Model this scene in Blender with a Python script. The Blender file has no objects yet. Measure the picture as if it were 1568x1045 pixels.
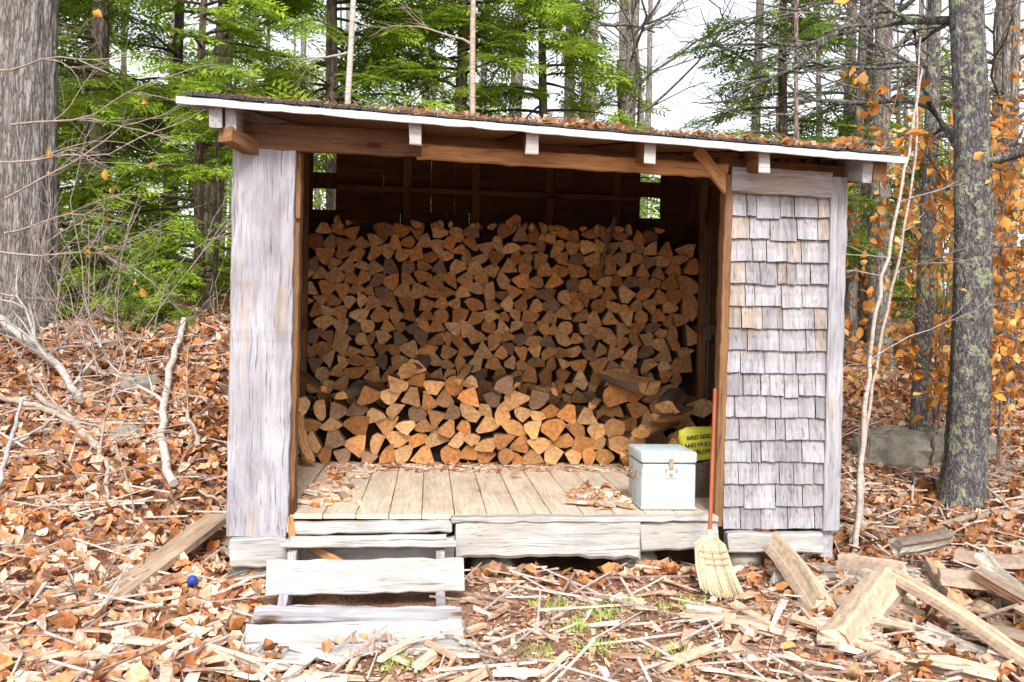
import bpy, math, random
import numpy as np
from mathutils import Vector, Matrix
random.seed(7); rng=np.random.default_rng(7)
S=bpy.context.scene
R=math.radians
# ------------------------------------------------------------------ mesh builder
class MB:
    def __init__(s): s.v=[];s.f=[];s.c=[];s.m=[];s.n=0
    def add(s,v,f,c=(1,1,1),mi=0):
        v=np.asarray(v,float).reshape(-1,3)
        if not isinstance(f,np.ndarray):
            by={}
            for i,q in enumerate(f): by.setdefault(len(q),[]).append(i)
            c=np.asarray(c,float)
            for k,ii in by.items():
                cc=c if c.ndim==1 else c[ii]
                s._a(np.array([f[i] for i in ii]),cc,mi if np.isscalar(mi) else np.asarray(mi)[ii])
        else: s._a(f,np.asarray(c,float),mi)
        s.v.append(v); s.n+=len(v)
    def _a(s,f,c,mi):
        s.f.append(f+s.n)
        if c.ndim==1: c=np.tile(c,(len(f),1))
        s.c.append(c); s.m.append(np.full(len(f),mi) if np.isscalar(mi) else mi)
    def build(s,name,mats,smooth=False,parent=None):
        me=bpy.data.meshes.new(name)
        V=np.concatenate(s.v); me.vertices.add(len(V)); me.vertices.foreach_set('co',V.astype(np.float32).ravel())
        loops=np.concatenate([f.ravel() for f in s.f]); tot=np.concatenate([np.full(len(f),f.shape[1]) for f in s.f])
        st=np.concatenate([[0],np.cumsum(tot)[:-1]])
        me.loops.add(len(loops)); me.loops.foreach_set('vertex_index',loops.astype(np.int32))
        me.polygons.add(len(tot)); me.polygons.foreach_set('loop_start',st.astype(np.int32))
        me.polygons.foreach_set('loop_total',tot.astype(np.int32))
        me.polygons.foreach_set('material_index',np.concatenate(s.m).astype(np.int32))
        me.polygons.foreach_set('use_smooth',np.full(len(tot),smooth))
        me.update(calc_edges=True); me.validate()
        C=np.concatenate(s.c)
        a=me.attributes.new('Col','FLOAT_COLOR','FACE')
        if len(me.polygons)==len(C):
            a.data.foreach_set('color',np.concatenate([C,np.ones((len(C),1))],1).astype(np.float32).ravel())
        for m in (mats if isinstance(mats,(list,tuple)) else [mats]): me.materials.append(m)
        o=bpy.data.objects.new(name,me); S.collection.objects.link(o)
        if parent: o.parent=parent
        return o
def tube(mb,pts,rad,n=6,col=(1,1,1),mi=0,bump=0.,cap=False):
    pts=np.asarray(pts,float); rad=np.broadcast_to(rad,(len(pts),)); V=[]
    m=len(pts); ang=np.linspace(0,2*math.pi,n,endpoint=False)
    ph=random.random()*9
    for i in range(m):
        d=pts[min(i+1,m-1)]-pts[max(i-1,0)]; d=d/(np.linalg.norm(d)+1e-9)
        up=np.array([0,0,1.]) if abs(d[2])<.8 else np.array([0,1.,0])
        a=np.cross(up,d); a/=np.linalg.norm(a); b=np.cross(d,a)
        r=rad[i]*(1+bump*(np.sin(ang*9+ph+i*.35)*.4+np.sin(ang*14-i*.5)*.35+np.sin(ang*3+i*.21+ph)*.6+rng.normal(0,.35,n)))
        V.append(pts[i]+np.outer(np.cos(ang)*r,a)+np.outer(np.sin(ang)*r,b))
    V=np.concatenate(V)
    i=np.arange(m-1)[:,None]*n; j=np.arange(n)[None,:]; j2=(j+1)%n
    F=np.stack([i+j,i+j2,i+n+j2,i+n+j],-1).reshape(-1,4)
    mb.add(V,F,col,mi)
    if cap:
        mb.add(V[:n],np.array([list(range(n))[::-1]]),cap,mi); mb.add(V[-n:],np.array([list(range(n))]),cap,mi)
# ------------------------------------------------------------------ materials
def newmat(name):
    m=bpy.data.materials.new(name); m.use_nodes=True; nt=m.node_tree; nt.nodes.clear()
    out=nt.nodes.new('ShaderNodeOutputMaterial'); b=nt.nodes.new('ShaderNodeBsdfPrincipled')
    nt.links.new(b.outputs[0],out.inputs[0]); b.inputs['Roughness'].default_value=.8
    b.inputs['Specular IOR Level'].default_value=.2
    return m,nt,b,out
def N(nt,t,**k):
    n=nt.nodes.new(t)
    for a,v in k.items():
        if a in n.inputs: n.inputs[a].default_value=v
        else: setattr(n,a,v)
    return n
def ramp(nt,fac,stops):
    r=nt.nodes.new('ShaderNodeValToRGB'); e=r.color_ramp.elements
    while len(e)<len(stops): e.new(.5)
    for x,(p,c) in zip(e,stops): x.position=p; x.color=(*c,1) if len(c)==3 else c
    nt.links.new(fac,r.inputs[0]); return r.outputs[0]
def mixc(nt,mode,fac,a,b):
    m=nt.nodes.new('ShaderNodeMix'); m.data_type='RGBA'; m.blend_type=mode
    for sock,val in ((m.inputs[0],fac),(m.inputs[6],a),(m.inputs[7],b)):
        if isinstance(val,(float,int)): sock.default_value=val
        elif isinstance(val,tuple): sock.default_value=(*val,1)
        else: nt.links.new(val,sock)
    return m.outputs[2]
def coords(nt,scale,rnd=True):
    tc=N(nt,'ShaderNodeTexCoord'); mp=N(nt,'ShaderNodeMapping'); mp.inputs['Scale'].default_value=scale
    if rnd:
        oi=N(nt,'ShaderNodeObjectInfo'); mu=N(nt,'ShaderNodeMath',operation='MULTIPLY'); mu.inputs[1].default_value=37
        ad=N(nt,'ShaderNodeVectorMath',operation='ADD')
        nt.links.new(oi.outputs['Random'],mu.inputs[0]); nt.links.new(tc.outputs['Object'],ad.inputs[0]); nt.links.new(mu.outputs[0],ad.inputs[1])
        nt.links.new(ad.outputs[0],mp.inputs[0])
    else: nt.links.new(tc.outputs['Object'],mp.inputs[0])
    return mp.outputs[0]
def noise(nt,vec,scale,detail=5,rough=.6,dist=0):
    n=N(nt,'ShaderNodeTexNoise'); n.inputs['Scale'].default_value=scale; n.inputs['Detail'].default_value=detail
    n.inputs['Roughness'].default_value=rough; n.inputs['Distortion'].default_value=dist
    nt.links.new(vec,n.inputs['Vector']); return n.outputs[0]
def bump(nt,b,h,st,dist=.01):
    n=N(nt,'ShaderNodeBump'); n.inputs['Strength'].default_value=st; n.inputs['Distance'].default_value=dist
    nt.links.new(h,n.inputs['Height']); nt.links.new(n.outputs[0],b.inputs['Normal'])
def wood(name,dark,light,patch=None,axis=0,use_attr=False,pf=(.45,.65),bs=.5,cross=20,crack=.5,knot=1.):
    m,nt,b,o=newmat(name)
    tc=coords(nt,(1,1,1)); wn=N(nt,'ShaderNodeTexNoise'); wn.inputs['Scale'].default_value=2.2; wn.inputs['Detail'].default_value=2; nt.links.new(tc,wn.inputs['Vector'])
    sb_=N(nt,'ShaderNodeVectorMath',operation='MULTIPLY_ADD'); sb_.inputs[1].default_value=(.05,.05,.05); nt.links.new(wn.outputs[1],sb_.inputs[0]); nt.links.new(tc,sb_.inputs[2])
    def sv(sc):
        mm=N(nt,'ShaderNodeVectorMath',operation='MULTIPLY'); mm.inputs[1].default_value=tuple(sc); nt.links.new(sb_.outputs[0],mm.inputs[0]); return mm.outputs[0]
    sc=[cross]*3; sc[axis]=1.1
    n1=noise(nt,sv(sc),2.0,6,.75,.4)
    c=ramp(nt,n1,[(.28,dark),(.46,tuple(.4*a+.6*b_ for a,b_ in zip(dark,light))),(.66,light)])
    sc2=[5.]*3; sc2[axis]=1.3
    n2=noise(nt,sv(sc2),1.3,4,.65,.6)
    c=mixc(nt,'MULTIPLY',1.,c,ramp(nt,n2,[(.30,(.70,.69,.70)),(.62,(1.08,1.08,1.08))]))
    if patch:
        n4=noise(nt,sv([x*.75+.37 for x in sc2]),1.1,4,.65,.3)
        c=mixc(nt,'MIX',ramp(nt,n4,[(pf[0],(0,0,0)),(pf[1],(.75,.75,.75))]),c,mixc(nt,'MULTIPLY',.9,patch,ramp(nt,n1,[(.3,(.6,.6,.6)),(.65,(1.1,1.1,1.1))])))
    if knot:
        sk=[6.5]*3; sk[axis]=2.4
        vo=N(nt,'ShaderNodeTexVoronoi'); vo.inputs['Scale'].default_value=.62; nt.links.new(sv(sk),vo.inputs['Vector'])
        c=mixc(nt,'MULTIPLY',ramp(nt,vo.outputs[0],[(.07,(.95*knot,)*3),(.11,(.35*knot,)*3),(.24,(0,0,0))]),c,(.34,.2,.12))
    sc3=[70]*3; sc3[axis]=1.6
    n3=noise(nt,sv(sc3),1.5,2,.5)
    c=mixc(nt,'MULTIPLY',1.,c,ramp(nt,n3,[(.30,(crack,crack*.96,crack*.96)),(.40,(1,1,1))]))
    if use_attr:
        at=N(nt,'ShaderNodeAttribute'); at.attribute_name='Col'; c=mixc(nt,'MULTIPLY',1.,c,at.outputs[0])
    nt.links.new(c,b.inputs['Base Color']); bump(nt,b,n1,bs,.008); return m
def attrmat(name,ns=20,amt=(.7,1.15),rough=.8,transl=0,stretch=(1,1,1),bs=0,spec=.2,flat=False):
    m,nt,b,o=newmat(name); b.inputs['Roughness'].default_value=rough; b.inputs['Specular IOR Level'].default_value=spec
    at=N(nt,'ShaderNodeAttribute'); at.attribute_name='Col'
    if transl or flat:
        d=N(nt,'ShaderNodeBsdfDiffuse'); src=at.outputs[0]
        if flat:
            n=noise(nt,coords(nt,stretch,False),ns,2,.6); src=mixc(nt,'MULTIPLY',1.,at.outputs[0],ramp(nt,n,[(.35,(amt[0],)*3),(.65,(amt[1],)*3)]))
        nt.links.new(src,d.inputs[0])
        if not transl: nt.links.new(d.outputs[0],o.inputs[0]); return m
        t=N(nt,'ShaderNodeBsdfTranslucent'); nt.links.new(src,t.inputs[0]); mx=N(nt,'ShaderNodeMixShader'); mx.inputs[0].default_value=transl
        nt.links.new(d.outputs[0],mx.inputs[1]); nt.links.new(t.outputs[0],mx.inputs[2]); nt.links.new(mx.outputs[0],o.inputs[0]); return m
    n=noise(nt,coords(nt,stretch,False),ns,5,.65,.3)
    c=mixc(nt,'MULTIPLY',1.,at.outputs[0],ramp(nt,n,[(.3,(amt[0],)*3),(.7,(amt[1],)*3)]))
    nt.links.new(c,b.inputs['Base Color'])
    if bs: bump(nt,b,n,bs,.01)
    return m
def plain(name,c,rough=.6,c2=None,ns=6,metal=0):
    m,nt,b,o=newmat(name); b.inputs['Roughness'].default_value=rough; b.inputs['Metallic'].default_value=metal
    n=noise(nt,coords(nt,(1,1,1),False),ns,6,.7,.2)
    cc=ramp(nt,n,[(.35,c2 or tuple(x*.75 for x in c)),(.6,c)]); nt.links.new(cc,b.inputs['Base Color']); bump(nt,b,n,.15,.004); return m
def barkmat(name,lichen=0.,vs=2.2,sc=9.,ns=1.6):
    m,nt,b,o=newmat(name); b.inputs['Roughness'].default_value=.95
    at=N(nt,'ShaderNodeAttribute'); at.attribute_name='Col'
    v=coords(nt,(sc,sc,vs),False); n=noise(nt,v,ns,6,.7,.5)
    vo=N(nt,'ShaderNodeTexVoronoi',feature='DISTANCE_TO_EDGE'); vo.inputs['Scale'].default_value=ns
    dv=N(nt,'ShaderNodeVectorMath',operation='ADD'); nn=N(nt,'ShaderNodeTexNoise'); nn.inputs['Scale'].default_value=3; nt.links.new(v,nn.inputs['Vector'])
    nt.links.new(v,dv.inputs[0]); nt.links.new(nn.outputs[1],dv.inputs[1]); nt.links.new(dv.outputs[0],vo.inputs['Vector'])
    c=mixc(nt,'MULTIPLY',1.,at.outputs[0],ramp(nt,n,[(.3,(.55,.53,.5)),(.7,(1.35,1.33,1.3))]))
    c=mixc(nt,'MULTIPLY',.9,c,ramp(nt,vo.outputs[0],[(.0,(.22,.19,.17)),(.10,(.7,.68,.66)),(.2,(1,1,1))]))
    if lichen:
        n2=noise(nt,coords(nt,(9,9,8),False),1.5,6,.7)
        c=mixc(nt,'MIX',ramp(nt,n2,[(.64-lichen,(0,0,0)),(.67-lichen,(.85,.85,.85))]),c,(.40,.44,.29))
    nt.links.new(c,b.inputs['Base Color']); 
    ad=N(nt,'ShaderNodeMath',operation='ADD'); nt.links.new(n,ad.inputs[0]); nt.links.new(vo.outputs[0],ad.inputs[1])
    bump(nt,b,ad.outputs[0],1.,.05); return m

M_grey=wood('weathered_grey_wood',(.19,.18,.195),(.44,.43,.46),(.40,.27,.16),0,pf=(.54,.72))
M_post=wood('weathered_post_wood',(.215,.205,.225),(.455,.445,.49),(.43,.29,.17),0,pf=(.50,.68),cross=15,crack=.5)
M_shing=wood('weathered_shingle_wood',(.165,.16,.175),(.465,.455,.49),(.38,.26,.15),2,True,pf=(.58,.78),knot=.6)
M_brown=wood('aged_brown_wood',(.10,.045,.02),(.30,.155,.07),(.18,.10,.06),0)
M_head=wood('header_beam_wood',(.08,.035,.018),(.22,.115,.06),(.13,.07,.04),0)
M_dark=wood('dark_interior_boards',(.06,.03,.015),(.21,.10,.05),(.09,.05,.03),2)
M_warm=wood('warm_rafter_wood',(.30,.13,.05),(.62,.34,.15),(.40,.2,.09),0)
M_floor=wood('floor_plank_wood',(.52,.38,.26),(.82,.68,.52),(.72,.62,.50),0,bs=.2,crack=.7,knot=.5)
M_pale=wood('bleached_step_wood',(.27,.26,.255),(.56,.55,.53),(.46,.42,.37),0,cross=15,crack=.5,knot=0)
M_plank=wood('tan_plank_wood',(.30,.19,.12),(.56,.42,.30),None,0)
M_trim=plain('white_drip_edge',(.62,.63,.66),.5,(.40,.40,.43),9)
M_roof=plain('asphalt_shingle',(.07,.07,.08),.9,(.03,.03,.035),40)
M_log=attrmat('firewood_wood',38,(.55,1.25),.85,bs=.6)
M_chop=attrmat('split_wood',26,(.7,1.15),.85,bs=.5)
M_chip=attrmat('wood_chip_mat',40,(.75,1.15),flat=True)
M_leafg=attrmat('dry_leaf_litter',35,(.7,1.2),flat=True)
M_leaf=attrmat('dry_leaf',transl=.3)
M_needle=attrmat('hemlock_needles',transl=.42)
M_bark=barkmat('tree_bark'); M_lich=barkmat('lichen_bark',.11,6,18.); M_bigbark=barkmat('furrowed_bark',0,1.7,13.)
M_birch=attrmat('birch_bark',14,(.5,1.15),.8,stretch=(1,1,3),bs=.3)
M_stone=plain('fieldstone',(.34,.31,.26),.9,(.15,.14,.11),9)
# ------------------------------------------------------------------ terrain
def ss(t): t=np.clip(t,0,1); return t*t*(3-2*t)
CY,SY=math.cos(R(4.7)),math.sin(R(4.7))
def loc(x,y):
    dx=x+1.68; dy=y-5.9; return dx*CY+dy*SY, -dx*SY+dy*CY
def gz(x,y,rough=True):
    x=np.asarray(x,float); y=np.asarray(y,float)
    front=-.13*np.clip(5.9-y,0,4)
    L=.4*(np.clip(y-6.3,0,3.7))+.035*np.clip(y-10,0,200)
    Rr=.1*np.clip(y-6.8,0,16)+.03*np.clip(y-22.8,0,300)
    z=L+(Rr-L)*ss((x+2.2)/5.5)
    u,v=loc(x,y)
    d=np.hypot(np.clip(np.maximum(-.05-u,u-3.85),0,None),np.clip(np.maximum(-2-v,v-3.75),0,None))
    z=z*ss(d/.8)+ front
    z=z-.10*(1-ss(d/.3))*ss((v-.05)/.3)
    if rough:
        z=z+.018*np.sin(x*3.1+y*1.7)+.014*np.sin(x*7.3-y*5.1)+.01*np.sin(y*11.3+x*4.7)+.06*np.sin(x*.9+1)*np.sin(y*.8)*ss(d/2)
    return z
xs=np.concatenate([-np.geomspace(260,8.3,26),np.arange(-8,8.01,.1),np.geomspace(8.3,260,26)])
ys=np.concatenate([np.linspace(-40,1.5,14),np.arange(1.8,14.01,.1),np.geomspace(14.4,400,46)])
X,Y=np.meshgrid(xs,ys); Z=gz(X,Y); Z+=np.where((Y<14)&(abs(X)<8),rng.normal(0,.008,X.shape),0)
nx=len(xs); ii=np.arange(len(ys)-1)[:,None]*nx+np.arange(nx-1)[None,:]
F=np.stack([ii,ii+1,ii+nx+1,ii+nx],-1).reshape(-1,4)
m,nt,b,o=newmat('forest_floor')
v=coords(nt,(1,1,1),False); n1=noise(nt,v,3,7,.7,.3)
c=ramp(nt,n1,[(.3,(.19,.10,.065)),(.5,(.38,.225,.15)),(.7,(.57,.40,.29))])
vo=N(nt,'ShaderNodeTexVoronoi'); vo.inputs['Scale'].default_value=26; nt.links.new(v,vo.inputs['Vector'])
c=mixc(nt,'MULTIPLY',.4,c,mixc(nt,'MIX',.6,vo.outputs[1],(.95,.7,.55)))
n2=noise(nt,v,70,4,.65); c=mixc(nt,'MULTIPLY',.9,c,ramp(nt,n2,[(.38,(.38,.32,.28)),(.5,(.85,.83,.8)),(.62,(1.2,1.2,1.2))]))
nt.links.new(c,b.inputs['Base Color']); bump(nt,b,n2,.8,.02); b.inputs['Roughness'].default_value=.95
mb=MB(); mb.add(np.stack([X,Y,Z],-1).reshape(-1,3),F); mb.build('ground',m,True)
# ------------------------------------------------------------------ leaves
LT=np.array([[0,0,0],[-.26,.22,.10],[-.34,.58,.13],[0,1,.06],[.34,.58,.13],[.26,.22,.10],[0,.5,-.02]])
LF3=np.array([[0,6,1],[1,6,2],[2,6,3],[3,6,4],[4,6,5],[5,6,0]])
PAL=np.array([[.68,.32,.15],[.74,.44,.28],[.54,.23,.09],[.86,.66,.50],[.38,.17,.08],[.72,.31,.12],[.66,.46,.34],[.78,.41,.21],[.82,.58,.42],[.48,.22,.12]])
def rots(n,tilt):
    a=rng.uniform(0,2*math.pi,n); t=rng.normal(0,tilt,n); r=rng.normal(0,tilt,n)
    ca,sa=np.cos(a),np.sin(a); ct,st=np.cos(t),np.sin(t); cr,sr=np.cos(r),np.sin(r)
    o=np.zeros(n); e=np.ones(n)
    Rz=np.stack([ca,-sa,o,sa,ca,o,o,o,e],-1).reshape(n,3,3)
    Rx=np.stack([e,o,o,o,ct,-st,o,st,ct],-1).reshape(n,3,3)
    Ry=np.stack([cr,o,sr,o,e,o,-sr,o,cr],-1).reshape(n,3,3)
    return Rz@Rx@Ry
def leaves(mb,P,size,tilt=.45,pal=PAL,shade=1.,mi=0,curl=True):
    n=len(P)
    if n==0: return
    T=np.tile(LT,(n,1,1))
    if curl: T[:,:,2]*=rng.uniform(-1.5,4.5,(n,1)); T[:,:,0]*=rng.uniform(.6,1.3,(n,1))
    T=T+rng.normal(0,.045,T.shape); T[:,:,1]-=.5
    V=np.einsum('nij,nkj->nki',rots(n,tilt),T)*np.asarray(size).reshape(-1,1,1)+P[:,None,:]
    F=(np.arange(n)[:,None,None]*7+LF3[None]).reshape(-1,3)
    c=pal[rng.integers(0,len(pal),n)]*rng.uniform(.7,1.12,(n,1))*np.asarray(shade).reshape(-1,1)
    mb.add(V.reshape(-1,3),F,np.repeat(c,6,0),mi)
def onsteps(x,y):
    u,v=loc(x,y); return (u>.26)&(u<1.43)&(v>-1.0)&(v<-.08)
mb=MB()
n=42000
y=4.0+rng.power(1.25,n)*10; w=.56*y+1.0; x=rng.uniform(-1,1,n)*w
u,v=loc(x,y); keep=~((u>-.02)&(u<3.8)&(v>-.05)&(v<3.8))&~onsteps(x,y)
clr=np.exp(-((x-.35)/1.4)**4)*(y<5.85)
keep&=rng.random(n)>clr*.88
x,y,clr=x[keep],y[keep],clr[keep]; k=len(x)
P=np.stack([x,y,gz(x,y)+rng.uniform(.0,.05,k)],-1)
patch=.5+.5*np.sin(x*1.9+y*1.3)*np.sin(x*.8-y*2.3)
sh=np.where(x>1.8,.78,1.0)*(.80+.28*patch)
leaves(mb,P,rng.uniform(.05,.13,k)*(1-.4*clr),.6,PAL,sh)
n=8000; y=13+rng.power(1,n)*24; x=rng.uniform(-1,1,n)*(.6*y+2)
P=np.stack([x,y,gz(x,y)+.03],-1); leaves(mb,P,rng.uniform(.18,.36,n),.35,PAL,.85)
mb.build('leaf_litter',M_leafg)
def boxes(mb,P,L,W,T,tilt,cols,az=None):
    n=len(P); B=np.array([[sx,sy,sz] for sx in(-.5,.5) for sy in(-.5,.5) for sz in(-.5,.5)])
    FB=np.array([[0,1,3,2],[4,6,7,5],[0,4,5,1],[2,3,7,6],[0,2,6,4],[1,5,7,3]])
    V=B[None]*np.stack([L,W,T],-1)[:,None,:]
    V[:,4:,1]*=rng.uniform(.15,1,(n,1)); V+=rng.normal(0,.12,V.shape)*W[:,None,None]*np.array([1,1,.3])
    V=np.einsum('nij,nkj->nki',rots(n,tilt),V)+P[:,None]
    mb.add(V.reshape(-1,3),(np.arange(n)[:,None,None]*8+FB[None]).reshape(-1,4),np.repeat(cols,6,0))
CP=np.array([[.76,.55,.41],[.64,.43,.30],[.84,.68,.56],[.48,.30,.2],[.56,.45,.39],[.40,.22,.13],[.60,.32,.18]])
mb=MB()
n=7500; x=rng.normal(.45,1.35,n); y=rng.uniform(4.2,5.85,n); kk=~onsteps(x,y); x,y=x[kk],y[kk]; n=len(x)
P=np.stack([x,y,gz(x,y)+rng.uniform(.0,.02,n)],-1); L=rng.lognormal(-3.6,.5,n)
boxes(mb,P,L,L*rng.uniform(.12,.5,n),rng.uniform(.003,.007,n),.25,CP[rng.integers(0,7,n)]*rng.uniform(.7,1.1,(n,1)))
n=230; x=rng.uniform(-2.7,2.9,n); y=rng.uniform(4.3,5.75,n); kk=~onsteps(x,y); x,y=x[kk],y[kk]; n=len(x)
P=np.stack([x,y,gz(x,y)+.035],-1); L=rng.uniform(.08,.24,n)
boxes(mb,P,L,rng.uniform(.012,.04,n),rng.uniform(.006,.02,n),.15,CP[rng.integers(0,4,n)])
n=80; x=np.concatenate([rng.uniform(-2.6,.2,50),rng.uniform(.7,2.2,30)]); y=np.concatenate([rng.uniform(4.4,4.85,50),rng.uniform(4.8,5.6,30)])
P=np.stack([x,y,gz(x,y)+.05],-1); L=rng.uniform(.12,.36,80)
boxes(mb,P,L,rng.uniform(.03,.07,80),rng.uniform(.012,.03,80),.14,CP[rng.integers(0,3,80)])
n=2200; x=rng.uniform(-5,5,n); y=rng.uniform(4.3,11,n); u,v=loc(x,y); kk=~((u>-.1)&(u<3.8)&(v>-.05)&(v<3.8))&~onsteps(x,y); x,y=x[kk],y[kk]; n=len(x)
P=np.stack([x,y,gz(x,y)+.055],-1); L=rng.uniform(.1,.7,n)
boxes(mb,P,L,rng.uniform(.006,.016,n),rng.uniform(.006,.012,n),.2,np.array([[.55,.45,.4],[.35,.25,.2],[.7,.6,.52]])[rng.integers(0,3,n)])
mb.build('wood_chips',M_chip)
# ------------------------------------------------------------------ shed
shed=bpy.data.objects.new('firewood_shed',None); S.collection.objects.link(shed)
shed.location=(-1.68,5.9,0); shed.rotation_euler=(0,0,R(4.7))
def board(name,a,b,w,t,mat,up=(0,0,1),jag=.002,low=0.,parent=shed,ch=.005):
    a=Vector(a);b=Vector(b); L=(b-a).length; x=(b-a).normalized(); z=Vector(up); z=(z-x*z.dot(x)).normalized(); y=z.cross(x)
    n=max(2,int(L/.07)+1); V=[];prof=[(-t/2,-w/2+ch),(-t/2+ch,-w/2),(t/2-ch,-w/2),(t/2,-w/2+ch),(t/2,w/2-ch),(t/2-ch,w/2),(-t/2+ch,w/2),(-t/2,w/2-ch)]
    wv=random.random()*6
    for i in range(n):
        s=i/(n-1)*L
        jt=rng.normal(0,jag)+(.3*low*math.sin(s*8+wv*2) if low else 0); jb=rng.normal(0,jag)+ (low*(math.sin(s*5+wv)*.5+math.sin(s*13+wv)*.3+rng.normal(0,.25)) if low else 0); jy=rng.normal(0,jag*.5)
        for (py,pz) in prof:
            V.append((s+(rng.normal(0,jag*1.5) if i in(0,n-1) else 0),py+jy,pz+(jt if pz>0 else jb)))
    F=[]
    for i in range(n-1):
        for j in range(8): F.append((i*8+j,i*8+(j+1)%8,(i+1)*8+(j+1)%8,(i+1)*8+j))
    F.append(tuple(range(7,-1,-1))); F.append(tuple((n-1)*8+j for j in range(8)))
    me=bpy.data.meshes.new(name); me.from_pydata(V,[],F); me.materials.append(mat); me.update()
    o=bpy.data.objects.new(name,me); S.collection.objects.link(o); o.parent=parent
    M=Matrix((x,y,z)).transposed().to_4x4(); M.translation=a; o.matrix_local=M
    return o
UR=3.955
def zr(u,v): return 2.75-.049*(u+.22)+.166*(v+.32)
mb=MB()
us=np.linspace(-.22,UR,30); vs=np.linspace(-.34,3.8,20)
U,Vv=np.meshgrid(us,vs); Zt=zr(U,Vv)+rng.normal(0,.002,U.shape)
A=np.stack([U,Vv,Zt],-1).reshape(-1,3); k=30; iq=np.arange(19)[:,None]*k+np.arange(29)[None]; FQ=np.stack([iq,iq+1,iq+k+1,iq+k],-1).reshape(-1,4)
mb.add(A,FQ,mi=0)
B=A.copy(); B[:,2]-=.028; mb.add(B,FQ[:,::-1].copy(),mi=1)
def strip(p,q,mi):
    p=np.array(p);q=np.array(q); n=len(p); mb.add(np.concatenate([p,q]),np.array([[i,i+1,n+i+1,n+i] for i in range(n-1)]),mi=mi)
strip(A[:k],B[:k],0); strip(A[-k:],B[-k:],0); strip(A[::k],B[::k],0); strip(A[k-1::k],B[k-1::k],0)
mb.build('roof',[M_roof,M_brown],parent=shed)
board('drip_edge',(-.225,-.352,zr(-.22,-.35)-.024),(UR+.005,-.352,zr(UR,-.35)-.024),.038,.02,M_trim,jag=.0018,ch=.002)
board('drip_edge_side',(-.232,-.34,zr(-.23,-.34)-.02),(-.232,3.8,zr(-.23,3.8)-.02),.04,.012,M_trim,jag=.001,ch=.002)
board('drip_edge_side',(UR+.012,-.34,zr(UR,-.34)-.02),(UR+.012,3.8,zr(UR,3.8)-.02),.04,.012,M_trim,jag=.001,ch=.002)
mb=MB()
for i in range(58):
    u0=-.21+i*.0712; h=random.uniform(.006,.024)+.014*(i<14); V=[]
    for hh_ in (h*.3,h):
        for (du,vv,dz) in ((0,-.355,.001),(.066,-.355,.001),(.066,-.15,.004),(0,-.15,.004)): V.append((u0+du,vv,zr(u0+du,vv)+dz+hh_))
    mb.add(V,np.array([[0,1,5,4],[4,5,6,7],[1,2,6,5],[3,0,4,7],[2,3,7,6]]))
mb.build('roof_shingle_edge',M_roof,parent=shed)
mb=MB()
n=2400; u=rng.uniform(-.15,UR-.05,n); v=-.30+rng.power(.7,n)*1.6
amt=(.5+.5*np.sin(u*2.3)*np.sin(u*5.1+1))
keep=rng.random(n)<np.clip((u+.1)/1.3,.12,1)*(.35+.65*amt); u,v,amt=u[keep],v[keep],amt[keep]; n=len(u)
P=np.stack([u,v,zr(u,v)+.016+rng.uniform(0,.036,n)*amt],-1)
leaves(mb,P,rng.uniform(.03,.07,n),.5,PAL*.9)
mb.build('roof_leaves',M_leaf,parent=shed)
mb=MB(); n=900; u=rng.uniform(-.1,UR-.05,n); v=-.33+rng.power(.7,n)*.9
boxes(mb,np.stack([u,v,zr(u,v)+.025],-1),rng.uniform(.04,.2,n),np.full(n,.004),np.full(n,.004),.2,np.tile([.3,.18,.1],(n,1))); mb.build('roof_twigs',M_chip,parent=shed)
for i,u in enumerate((.05,1.09,1.76,2.45,3.13,3.77)):
    v0=-.27; off=.03+.07
    board('rafter_%d'%(i+1),(u,v0,zr(u,v0)-off),(u,3.65,zr(u,3.65)-off),.13,.06,M_grey if i in(0,5) else M_brown,jag=.002)
for i,u in enumerate((1.09,1.76,2.45,3.13)):
    board('rafter_end_%d'%(i+1),(u-.033,-.285,zr(u,-.28)-.10),(u+.033,-.285,zr(u,-.28)-.10),.13,.018,M_pale)
board('rafter_block_left',(.02,-.26,zr(.04,-.26)-.19),(.14,-.02,zr(0,0)-.27),.09,.09,M_brown)
board('corner_block',(-.03,-.30,zr(-.03,-.3)-.10),(-.03,.1,zr(-.03,.1)-.12),.11,.07,M_grey)
board('corner_block_right',(3.84,-.28,zr(3.84,-.28)-.10),(3.84,.1,zr(3.84,.1)-.12),.11,.08,M_brown)
board('header_left',(.02,-.035,2.595),(1.12,-.035,2.58),.155,.05,M_head)
board('header_main',(1.10,.0,2.540),(2.99,.0,2.478),.085,.06,M_warm)
board('header_back',(.3,.09,2.67),(3.65,.09,2.51),.05,.05,M_brown)
board('header_right',(3.01,-.045,2.425),(3.64,-.045,2.405),.155,.035,M_grey)
board('brace_right',(2.80,-.02,2.60),(3.0,-.02,2.36),.07,.05,M_warm)
board('top_plate_right',(2.95,.03,2.53),(3.75,.03,2.50),.07,.06,M_brown)
board('front_post_left',(.19,-.03,.24),(.205,-.03,2.60),.355,.05,M_post,up=(1,0,0),jag=.003)
board('post_side_left',(.372,.06,.36),(.385,.06,2.52),.05,.13,M_brown,up=(1,0,0))
board('post_outer_edge',(.02,.06,.26),(.03,.06,2.62),.04,.12,M_grey,up=(1,0,0))
board('post_cleat',(.40,-.01,2.12),(.40,-.01,2.27),.03,.05,M_brown,up=(1,0,0))
for i in range(13):
    v=.25+i*.27
    for nm,u in(('side_wall_board_left',.02),('side_wall_board_right',3.72)):
        zt=zr(u,v-.13)-.04
        if v<3.6: board(nm,(u,v,.22),(u,v,zt),.262,.025,M_dark,up=(0,1,0))
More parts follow.
